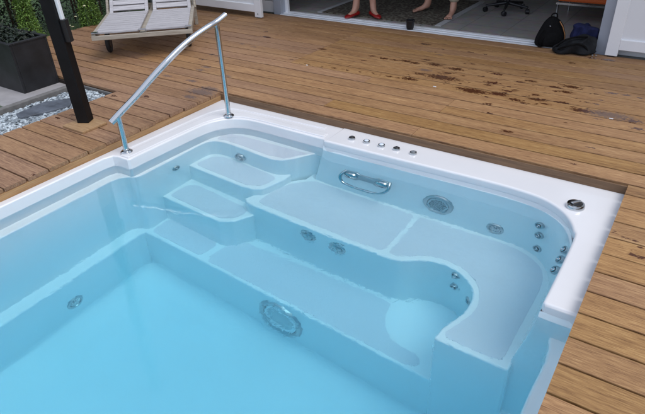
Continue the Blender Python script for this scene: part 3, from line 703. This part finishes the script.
# planter
pl=thing('planter','dark grey zinc trough planter standing on the paving behind the gravel','planter',(-1.62,-.60,0))
b=MB(); t_=.02; x0,x1,y0,y1,h=-1.25,.0,-.155,.185,.415
def ring(bm,x0,x1,y0,y1,z0,z1,t):
    bm.box(((x0+x1)/2,y0+t/2,(z0+z1)/2),(x1-x0,t,z1-z0)); bm.box(((x0+x1)/2,y1-t/2,(z0+z1)/2),(x1-x0,t,z1-z0))
    bm.box((x0+t/2,(y0+y1)/2,(z0+z1)/2),(t,y1-y0-2*t,z1-z0)); bm.box((x1-t/2,(y0+y1)/2,(z0+z1)/2),(t,y1-y0-2*t,z1-z0))
ring(b,x0,x1,y0,y1,0,h,t_); b.build('body',PLANTER,pl,bevel=.003)
b=MB(); ring(b,x0-.008,x1+.008,y0-.008,y1+.008,h,h+.016,.035); b.build('rim',PLANTER,pl,bevel=.003)
MB().box(((x0+x1)/2,0,h-.06),(x1-x0-.05,y1-y0-.05,.02)).build('soil',SOIL,pl)
def smp(r):
    x=r.uniform(x0+.04,x1-.05); y=r.uniform(y0+.03,y1-.03); return Vector((x,y,h-.05+.10*r.random()**1.5)), .12+.3*r.random()
link('plants',leaves(1500,smp,.05,rn),LEAF,pl)

# ------------------------------------------------------------------ black post
pp=thing('black_post','tall square black post on a wooden plate beside the gravel strip','post',(-.424,-.972,ZD),math.radians(29))
b=MB(); n0=.0425
sh=Matrix.Rotation(-math.radians(29),4,'Z')@Vector((-.10,0,0))
def postv(s,z0,z1,dx=0,dy=0):
    i=len(b.v)
    for z in (z0,z1):
        for (x,y) in ((-1,-1),(1,-1),(1,1),(-1,1)): b.v.append((x*s+sh.x*z/2.6+dx,y*s+sh.y*z/2.6+dy,z))
    b.f+= [(i,i+3,i+2,i+1),(i+4,i+5,i+6,i+7)]+[(i+j,i+(j+1)%4,i+4+(j+1)%4,i+4+j) for j in range(4)]
postv(n0,.018,2.6); b.build('shaft',BLACKW,pp,bevel=.004)
o=MB().box((.035,-.035,.009),(.235,.205,.018)).build('base_plate',PLINTH,pp,bevel=.004); o.rotation_euler=(0,0,math.radians(-29))
def offs(z,dx,dy): return (sh.x*z/2.6+dx, sh.y*z/2.6+dy, z)
b=MB()
z0,z1=.74,2.3
dirv=Vector((math.cos(math.radians(29)*-1+math.radians(29)),0)) 
for (nm,za,zb,wx,wy,ox,mat) in (('white_strip',.73,2.2,.022,.03,n0+.012,WHITEP),('bracket',.585,.73,.036,.05,n0+.018,BLACKP)):
    b=MB(); i=0
    for z in (za,zb):
        for (x,y) in ((-1,-1),(1,-1),(1,1),(-1,1)): b.v.append(offs(z,ox+x*wx/2,y*wy/2))
    b.f+= [(0,3,2,1),(4,5,6,7)]+[(j,(j+1)%4,4+(j+1)%4,4+j) for j in range(4)]
    b.build(nm,mat,pp,bevel=.003)

# ------------------------------------------------------------------ handrail
hr=thing('handrail','bent stainless steel handrail on two posts over the spa steps','handrail',(.22,-.66,.009))
off=Vector((.22,-.66,.009))
def L(*p): return tuple(Vector(p)-off)
railpts=[L(.112,-1.120,.232),L(.130,-1.035,.285),L(.158,-.91,.362),L(.186,-.79,.444),L(.215,-.67,.521),L(.243,-.555,.588),L(.268,-.445,.638),L(.290,-.335,.676),L(.303,-.245,.699),L(.315,-.165,.730)]
MB().tube(catmull(railpts,4),.0215,20).build('rail',CHROME,hr,60)
for (a,bz) in (((.308,-.257,.0),.690),((.129,-1.07,.0),.262)):
    MB().tube([L(a[0],a[1],.005),L(a[0],a[1],bz)],.0180,18).build('post',CHROME,hr,60)
    MB().lathe([(.040,0),(.040,.005),(.034,.010),(.020,.013),(.0215,.024),(.0185,.026)],Matrix.Translation(L(a[0],a[1],.0085)),28).build('flange',CHROME,hr,35)

# ------------------------------------------------------------------ lounger
fl0=Vector((-1.63,.015,0)); fr0=Vector((-.955,.665,0)); ctr=(fl0+fr0)/2; ang=math.atan2(fr0.y-fl0.y,fr0.x-fl0.x)
lg=thing('sun_lounger','weathered grey slatted double sun lounger with two backrests and wheels','sun lounger',(ctr.x,ctr.y,ZD),ang)
hw=.468; zs=.33-ZD   # half width, seat top height above deck ; local x across, y towards the backrest
b=MB()
b.box((0,.012,zs-.040),(2*hw,.024,.040))            # front apron
for x in (-hw+.02,hw-.02): b.box((x,.70,zs-.028),(.035,1.36,.055))
b.box((0,1.36,zs-.03),(2*hw-.08,.03,.05))
b.box((0,.70,zs-.035),(.07,1.30,.03))
b.build('frame',TANWOOD,lg,bevel=.003)
for s in (-1,1):
    b=MB(); cxp=s*.228; wd=.405
    for i in range(10):
        y=.045+i*.087; b.box((cxp,y+.040,zs-.004),(wd,.073,.018))
    o=b.build('seat_slats',GREYWOOD,lg,bevel=.002)
    b=MB(); M=Matrix.Translation((cxp,.93,zs-.005))@Matrix.Rotation(math.radians(42),4,'X')
    for x in (-wd/2+.018,wd/2-.018): b.box((x,.36,.0),(.036,.74,.028),M)
    for i in range(10): b.box((0,.05+i*.072,.004),(wd-.073,.058,.016),M)
    b.build('backrest',GREYWOOD,lg,bevel=.002)
for s in (-1,0,1):   # hinge fittings at the front
    MB().box((s*(hw-.035),.03,zs+.007),(.06 if s else .075,.05,.008)).build('bracket',STEEL,lg,bevel=.002)
for s in (-1,1):
    b=MB(); x=s*(hw-.07)
    M=Matrix.Translation((x,.36,.098))@Matrix.Rotation(math.pi/2,4,'Y')
    w_=b.lathe([(.05,-.016),(.088,-.018),(.098,-.010),(.098,.010),(.088,.018),(.05,.016)],M,28).build('wheel',RUBBER,lg,40)
    MB().lathe([(.048,-.019),(.046,-.014),(.046,.014),(.048,.019)],M,20).build('hub',LUG,w_,40).matrix_parent_inverse=Matrix()
    MB().box((x,.36,.165),(.03,.05,.13)).build('leg',TANWOOD,lg,bevel=.003)
    MB().box((s*(hw-.02),1.30,zs/2-.02),(.035,.05,zs-.03)).build('leg',TANWOOD,lg,bevel=.003)
    MB().tube([(s*(hw-.0),1.0,zs-.02),(s*(hw-.0),1.28,.30+.24)],.016,8).build('brace',TANWOOD,lg)

# ------------------------------------------------------------------ house
YS=2.42
hs=thing('house','white house front with a wide open sliding doorway onto the deck','house',(.5,YS+.08,0))
HO=Vector((.5,YS+.08,0))
def hp(mb,name,mat,**kw):
    mb.v=[tuple(Vector(p)-HO) for p in mb.v]; return mb.build(name,mat,hs,**kw)
b=MB(); XL,XR=-1.27,2.34; HT=2.25
def cladding(x0,x1,z0,z1,y):
    z=z0
    while z<z1:
        b.box(((x0+x1)/2,y,min(z+.07,z1-.005)),(x1-x0,.035,.135)); z+=.142
b.box(((XL-2.6)/2-1.0,YS+.16,1.45),(abs(-4.6-XL)+0,.10,2.9)) if False else None
cladding(-5.2,XL-.12,.05,2.9,YS+.10); cladding(XR+.16,7.6,.05,2.9,YS+.10); cladding(XL-.12,XR+.16,HT+.12,2.9,YS+.10)
hp(b,'wall',WHITEP,bevel=.004)
b=MB(); b.box((-.9,YS+.15,1.45),(8.6,.05,2.9)) if False else None
b.box(((-5.2+XL-.12)/2,YS+.16,1.45),(XL-.12+5.2,.06,2.95)); b.box(((7.6+XR+.16)/2,YS+.16,1.45),(7.6-XR-.16,.06,2.95)); b.box(((XL+XR)/2,YS+.16,2.6),(XR-XL+.3,.06,.6))
b.box((1.2,6.2,1.4),(12.8,.1,2.9)); b.box((-5.2,4.3,1.4),(.1,3.8,2.9)); b.box((7.6,4.3,1.4),(.1,3.8,2.9)); b.box((1.2,4.35,2.75),(12.8,3.75,.1))
hp(b,'inner_wall',WALLIN)
b=MB(); b.box((1.2,4.42,.030),(12.7,3.5,.06)); hp(b,'interior_floor',TILES)
b=MB(); b.box(((XL+XR)/2,YS+.018,.048),(XR-XL+.02,.036,.032)); b.box(((XL+XR)/2,YS+.085,.055),(XR-XL+.02,.04,.03)); b.box(((XL+XR)/2,YS+.15,.058),(XR-XL+.02,.05,.03))
hp(b,'door_sill',WHITEP,bevel=.003)
b=MB(); b.box(((XL+XR)/2,YS+.052,.050),(XR-XL,.026,.02)); b.box(((XL+XR)/2,YS+.115,.053),(XR-XL,.02,.02)); hp(b,'sill_track',GREYPAINT)
b=MB(); b.box((XL-.06,YS+.09,1.15),(.12,.13,2.3)); b.box((XR+.07,YS+.085,1.15),(.13,.14,2.3)); b.box(((XL+XR)/2,YS+.09,HT+.06),(XR-XL+.3,.13,.12)); hp(b,'door_frame',GREYPAINT,bevel=.003)
b=MB(); b.box((XL+.02,YS+.125,1.15),(.04,.04,2.2)); hp(b,'sliding_panel_stile',WHITEP,bevel=.003)
b=MB(); b.box((1.2,YS-.25,2.93),(13.2,.9,.06)); b.box((1.2,YS-.69,2.90),(13.2,.025,.16)); b.box((1.2,4.3,3.0),(13.2,4.2,.06)); hp(b,'roof',WHITEP)
def leaf(x0,x1,y,label):
    o=None; b=MB(); z0=.13; zt=2.15; w_=.095
    return b
# left folded leaf
def door_leaf(x0,x1,y,foot_left,foot_right,lab):
    b=MB(); z0=.130; zt=2.2; sw=.10
    for x,ft in ((x0+sw/2,foot_left),(x1-sw/2,foot_right)):
        zb=ZD+.012 if ft else z0; b.box((x,y,(zb+zt)/2),(sw,.045,zt-zb))
    xa,xb=x0+sw,x1-sw
    for z,hh in ((z0+.045,.09),(1.0,.09),(zt-.06,.12)): b.box(((xa+xb)/2,y,z),(xb-xa-.001,.040,hh))
    o=hp(b,'door_leaf',WHITEP,bevel=.004); o['label']=lab
    p=MB().box(((xa+xb)/2,y+.006,(z0+zt)/2),(xb-xa+.01,.016,zt-z0-.12)); p.v=[tuple(Vector(q)-HO) for q in p.v]
    c=p.build('panel',simple('panel_white',(.78,.79,.81),.45),o); 
    f_=MB()
    if foot_right: f_.box((x1-sw/2-.01,y,ZD+.007),(.03,.03,.014))
    if foot_left: f_.box((x0+sw/2,y,ZD+.007),(.06,.03,.014))
    f_.v=[tuple(Vector(q)-HO) for q in f_.v]; f_.build('foot',BLACKP,o)
    kk=MB().lathe([(.006,0),(.006,.004)],Matrix.Translation(Vector((x1-sw/2,y-.024,.115))-HO)@Matrix.Rotation(math.pi/2,4,'X'),10); kk.build('bolt',BLACKP,o) if foot_right else None
    return o
door_leaf(-2.75,-1.335,2.155,False,True,'white panelled door leaf folded open left of the doorway')
door_leaf(2.44,3.75,2.385,True,False,'white panelled door leaf folded open right of the doorway')

# rug
rg=thing('rug','dark patterned rug with pale end borders just inside the doorway','rug',(-.1,3.4,.0605))
b=MB(); b.box((0,0,.006),(1.50,1.35,.012)); b.build('pile',RUG,rg)
for x in (-.785,.785): MB().box((x,0,.005),(.07,1.36,.009)).build('border',FRINGE,rg)
# bench seat inside
sf=thing('orange_bench','orange cushioned bench on thin metal legs inside the room','bench',(2.4,3.75,.06))
MB().box((0,0,.30),(1.35,.6,.17)).build('cushion',ORANGE,sf,bevel=.02)
b=MB(); 
for y in (-.3,.3): b.box((0,y,.195),(1.36,.02,.02))
for x in (-.67,.67): b.box((x,0,.195),(.02,.58,.02))
b.build('seat_frame',STEEL,sf)
for x in (-.66,.66):
    for y in (-.3,.3): MB().tube([(x,y,0),(x,y,.185)],.013,10).build('leg',CHROME,sf,60)
# office chair
oc=thing('office_chair','swivel office chair with blue seat on a five-arm castor base','chair',(1.12,3.72,.06))
b=MB()
for t in range(5):
    a=math.radians(-80+72*t); b.tube([(0,0,.10),(.25*math.cos(a),.25*math.sin(a),.07)],[.022,.013],8)
b.tube([(0,0,.08),(0,0,.42)],.022,12); b.build('base',BLACKP,oc,50)
for t in range(5):
    a=math.radians(-80+72*t); M=Matrix.Translation((.25*math.cos(a),.25*math.sin(a),.028))@Matrix.Rotation(a+.5,4,'Z')@Matrix.Rotation(math.pi/2,4,'Y')
    MB().lathe([(.02,-.022),(.028,-.018),(.028,.018),(.02,.022)],M,16).build('castor',BLACKP,oc,40)
MB().box((0,0,.46),(.46,.46,.08)).build('seat',BLUE,oc,bevel=.03)
MB().box((0,.25,.80),(.42,.06,.5)).build('backrest',BLUE,oc,bevel=.025)

# black pot
q=px((408,30.5)); 
o=MB().lathe([(.034,0),(.046,.085),(.050,.088),(.050,.102),(.045,.102),(.040,.02),(.005,.015)],Matrix(),28).build('black_pot',BLACKP,None,35)
o.location=(q.x,q.y+.045,ZD); tag(o,'small black plastic pot standing on the deck at the doorsill','pot')

# ------------------------------------------------------------------ bags
def blob(name,mat,parent,rings,n=40,amp=.01,seed=0,fr=9):
    """rings: list of (z, cx, cy, rx, ry, power)"""
    b=MB(); 
    rr=catmull([(z,cx_,cy_,rx) for z,cx_,cy_,rx,ry,pw in rings] ,1) if False else None
    for (z,cx_,cy_,rx,ry,pw) in rings:
        for t in range(n):
            th=2*math.pi*t/n; c=math.cos(th); s=math.sin(th)
            x=cx_+rx*math.copysign(abs(c)**pw,c); y=cy_+ry*math.copysign(abs(s)**pw,s)
            d=noise.noise(Vector((x*fr+seed,y*fr,z*fr)))*amp+noise.noise(Vector((x*fr*3+seed,y*fr*3,z*fr*3)))*amp*.75
            b.v.append((x+c*d,y+s*d,z+d*.4 if z>.02 else z))
    for j in range(len(rings)-1):
        for t in range(n): b.f.append((j*n+t,j*n+(t+1)%n,(j+1)*n+(t+1)%n,(j+1)*n+t))
    e=(len(rings)-1)*n; b.f.append(tuple(e+t for t in range(n))); b.f.append(tuple(reversed(range(n))))
    o=b.build(name,mat,parent,80); m=o.modifiers.new('s','SUBSURF'); m.levels=1; m.render_levels=2; return o
bp=thing('backpack','upright black backpack with tan zip leaning at the doorsill','backpack',(px((547,47.5)).x,px((547,47.5)).y+.07,ZD),math.radians(28))
blob('body',BAGB,bp,[(0,0,0,.125,.07,.6),(.02,0,0,.135,.08,.6),(.08,0,0,.135,.082,.6),(.15,.0,.005,.115,.075,.65),(.21,.0,.015,.080,.06,.7),(.25,0,.02,.045,.04,.8),(.268,0,.02,.018,.018,1)],amp=.012)
blob('front_pocket',BAGB,bp,[(.012,0,-.07,.08,.03,.6),(.03,0,-.078,.09,.035,.6),(.10,0,-.072,.085,.03,.6),(.14,0,-.06,.05,.02,.7),(.148,0,-.055,.02,.01,1)],amp=.008,seed=3)
MB().tube([(.115,-.055,.06),(.105,-.07,.12),(.075,-.065,.19),(.045,-.045,.235)],.0045,8).build('zip',ZIP,bp)
MB().tube(catmull([(-.03,.0,.262),(-.022,-.005,.290),(0,-.006,.300),(.022,-.005,.290),(.03,.0,.262)],4),.006,8).build('grab_loop',BAGB,bp)
MB().tube(catmull([(-.09,-.06,.17),(-.14,-.09,.10),(-.13,-.09,.03),(-.09,-.07,.01)],4),.008,8).build('strap',BAGB,bp)
MB().tube([(-.045,-.066,.200),(-.035,-.068,.198)],.004,8).build('buckle',CHROME,bp)
c=px((574,54.5))
b2=thing('sports_bag','slumped charcoal bag lying on the deck beside the black backpack','bag',(c.x,c.y+.07,ZD),math.radians(20))
blob('body',BAGG,b2,[(0,0,0,.17,.10,.7),(.02,0,0,.195,.115,.7),(.05,-.01,0,.185,.115,.75),(.08,.0,0,.165,.10,.8),(.11,.03,0,.13,.08,.9),(.14,.06,0,.08,.05,1),(.15,.07,0,.02,.015,1)],amp=.06,seed=5,fr=9)
MB().tube(catmull([(-.17,-.08,.05),(-.10,-.125,.09),(-.02,-.12,.11),(.05,-.11,.08),(.08,-.10,.02)],5),.009,8).build('strap',BAGB,b2)
MB().tube(catmull([(-.20,-.03,.04),(-.13,-.07,.12),(-.04,-.05,.15),(.06,-.07,.16)],5),.008,8).build('strap',BAGB,b2)
for x in (.12,.15): MB().box((x,-.118,.012),(.014,.012,.014)).build('buckle',CHROME,b2,bevel=.002)
nj=thing('navy_jacket','crumpled navy jacket piled behind and on the charcoal bag','jacket',(c.x+.01,c.y+.21,ZD),math.radians(10))
blob('cloth',NAVYC,nj,[(0,0,0,.10,.07,.7),(.03,0,0,.12,.08,.7),(.10,0,0,.12,.08,.7),(.17,.005,0,.115,.07,.7),(.20,.01,0,.10,.06,.8),(.215,.01,0,.05,.03,1)],amp=.07,seed=9,fr=11)

# ------------------------------------------------------------------ people
def skin_mesh(name,verts,edges,radii,root,mat,parent,sub=2):
    me=bpy.data.meshes.new(name); me.from_pydata(verts,edges,[]); o=bpy.data.objects.new(name,me); COL.objects.link(o)
    o.modifiers.new('skin','SKIN'); 
    me.skin_vertices.new() if not me.skin_vertices else None
    sv=me.skin_vertices[0].data
    for i,r in enumerate(radii):
        sv[i].radius=(r,r) if not isinstance(r,tuple) else r; sv[i].use_root=(i==root)
    o.modifiers['skin'].use_smooth_shade=True
    m=o.modifiers.new('sub','SUBSURF'); m.levels=sub; m.render_levels=sub
    dg=bpy.context.evaluated_depsgraph_get(); dg.update()
    me2=bpy.data.meshes.new_from_object(o.evaluated_get(dg)); me2.name=name
    bpy.data.objects.remove(o)
    me2.shade_smooth()
    return link(name,me2,mat,parent)
class Sk:
    def __init__(s): s.v=[];s.e=[];s.r=[]
    def add(s,p,r,par=None):
        s.v.append(tuple(p)); s.r.append(r); i=len(s.v)-1
        if par is not None: s.e.append((par,i))
        return i
def person(label,loc,rz,lf,rf,bare,trouser_mat,shirt_mat,hem):
    """lf, rf: foot positions (x,y) relative to the centre, facing local -Y; hem: height of the trouser hem"""
    t=thing('person',label,'person',loc,rz,'people standing in the doorway')
    s=Sk(); H=1.70
    pel=s.add((0,0,.93),.13); sp=s.add((0,.01,1.10),.115,pel); ch=s.add((0,.01,1.28),.135,sp); nk=s.add((0,.015,1.44),.055,ch); hb=s.add((0,.0,1.52),.06,nk); hd=s.add((0,-.015,1.60),.088,hb); ht=s.add((0,-.005,1.66),.07,hd)
    legs={}
    for sx,fp in ((-1,lf),(1,rf)):
        hip=s.add((sx*.085,0,.86),.085,pel); kn=s.add((fp[0]*.85+sx*.01,fp[1]*.5-.02,.48),.054,hip); cf=s.add((fp[0]*.95,fp[1]*.8+.01,.33),.052,kn)
        an=s.add((fp[0],fp[1],.085),.034,cf); hl=s.add((fp[0],fp[1]+.028,.036),.030,an)
        toeang=fp[2]; d=Vector((math.sin(toeang),-math.cos(toeang),0)); pd=Vector((math.cos(toeang),math.sin(toeang),0)); A=Vector((fp[0],fp[1],0))
        md=s.add(tuple(A+d*.07+Vector((0,0,.036))),.030,an); bl=s.add(tuple(A+d*.135+Vector((0,0,.022))),.024,md)
        if bare:
            for q,ln,r in ((-.030,.055,.013),(-.011,.05,.0095),(.004,.045,.009),(.018,.038,.0085),(.031,.03,.008)):
                q*=-sx*-1 if False else sx
                a=s.add(tuple(A+d*.150+pd*q+Vector((0,0,.016))),r,bl); s.add(tuple(A+d*(.150+ln*.9)+pd*q*1.15+Vector((0,0,.010))),r*.9,a)
        legs[sx]=(hip,kn,cf,an)
        sh=s.add((sx*.165,.01,1.37),.058,ch); el=s.add((sx*.225,.03,1.08),.038,sh); wr=s.add((sx*.235,-.03,.85),.024,el); pm=s.add((sx*.232,-.045,.79),.030,wr)
        for q in range(4):
            yy=-.065+.019*q; k1=s.add((sx*.230,yy,.735),.0095,pm); k2=s.add((sx*.222,yy-.004,.705),.0085,k1); s.add((sx*.212,yy-.004,.683-.004*(q%2)),.0075,k2)
        a=s.add((sx*.225,-.085,.79),.011,pm); s.add((sx*.215,-.098,.755),.009,a)
    body=skin_mesh('body',s.v,s.e,s.r,0,SKIN,t)
    # face
    for x in (-.03,.03): MB().lathe([(.001,-.012),(.009,-.008),(.012,0),(.009,.008),(.001,.012)],Matrix.Translation((x,-.098,1.60)),10).build('eye',WHITEP,t,60)
    MB().tube([(0,-.095,1.60),(0,-.118,1.572),(0,-.098,1.560)],[.008,.012,.010],8).build('nose',SKIN,t,60)
    MB().tube([(-.022,-.093,1.538),(0,-.101,1.536),(.022,-.093,1.538)],[.003,.006,.003],8).build('mouth',RED,t,60)
    for x in (-1,1): MB().lathe([(.004,-.01),(.020,-.006),(.024,.0),(.014,.006)],Matrix.Translation((x*.088,-.01,1.59))@Matrix.Rotation(x*1.4,4,'Y'),12).build('ear',SKIN,t,60)
    blob('hair',HAIR,t,[(1.53,0,.035,.075,.055,1),(1.58,0,.025,.094,.080,1),(1.64,0,.012,.095,.092,1),(1.69,0,.005,.075,.078,1),(1.715,0,.0,.04,.04,1),(1.722,0,0,.01,.01,1)],amp=.006)
    # trousers or shorts
    u=Sk(); a=u.add((0,0,.95),.142); 
    u.add((0,0,1.02),.128,a)
    for sx,fp in ((-1,lf),(1,rf)):
        h_=u.add((sx*.088,0,.84),.100,a)
        if hem<.4:
            kk=u.add((fp[0]*.85+sx*.01,fp[1]*.5-.02,.48),.075,h_); c2=u.add((fp[0]*.95,fp[1]*.8+.01,.30),.070,kk); u.add((fp[0],fp[1]+.004,hem),.066,c2)
        else: u.add((fp[0]*.85+sx*.01,fp[1]*.5-.02,hem),.080,h_)
    skin_mesh('trousers' if hem<.4 else 'shorts',u.v,u.e,u.r,0,trouser_mat,t)
    u=Sk(); a=u.add((0,.01,1.10),.132); c_=u.add((0,.01,1.30),.150,a); u.add((0,.012,1.40),.075,c_); u.add((0,.005,.98),.145,a)
    for sx in (-1,1): s1=u.add((sx*.165,.01,1.36),.068,c_); u.add((sx*.205,.02,1.18),.055,s1)
    skin_mesh('shirt',u.v,u.e,u.r,0,shirt_mat,t)
    if not bare:
        for sx,fp in ((-1,lf),(1,rf)):
            M=Matrix.Translation((fp[0],fp[1],0))@Matrix.Rotation(fp[2],4,'Z')
            b=MB(); prof=[(.040,.022,.045),(.030,.036,.056),(.0,.038,.050),(-.05,.037,.046),(-.10,.044,.040),(-.145,.044,.032),(-.175,.034,.026),(-.192,.016,.018)]
            nn=14
            for (yy,hw_,hh) in prof:
                for q in range(nn):
                    th=2*math.pi*q/nn; zz=hh*.5+hh*.5*math.sin(th)*1.05; b.v.append(tuple(M@Vector((hw_*math.cos(th),yy,max(0,zz)))))
            for j in range(len(prof)-1):
                for q in range(nn): b.f.append((j*nn+q,(j+1)*nn+q,(j+1)*nn+(q+1)%nn,j*nn+(q+1)%nn))
            b.f.append(tuple(range(nn))); e=(len(prof)-1)*nn; b.f.append(tuple(reversed([e+q for q in range(nn)])))
            b.build('shoe',RED,t,60)
    return t
# facing the pool (-Y); feet from the photograph
c1=px((361,16),ZD); f1=px((353.5,16),ZD+.02); f2=px((370,16),ZD+.02)
person('standing person with bare legs and red shoes just inside the doorsill',((f1.x+f2.x)/2,(f1.y+f2.y)/2+.06,.075),0,((f1.x-f2.x)/2,(f1.y-f2.y)/2,-.15),(-(f1.x-f2.x)/2,-(f1.y-f2.y)/2,.95),False,DENIM,WHITEC,.60)
g1=px((426,11),ZD+.02); g2=px((451,16.5),ZD+.02)
person('standing barefoot person in rolled beige trousers on the dark rug',((g1.x+g2.x)/2,(g1.y+g2.y)/2+.05,.075),0,((g1.x-g2.x)/2,(g1.y-g2.y)/2,-.8),(-(g1.x-g2.x)/2,-(g1.y-g2.y)/2,.1),True,BEIGE,WHITEC,.14)
print('people at',f1,f2,g1,g2)
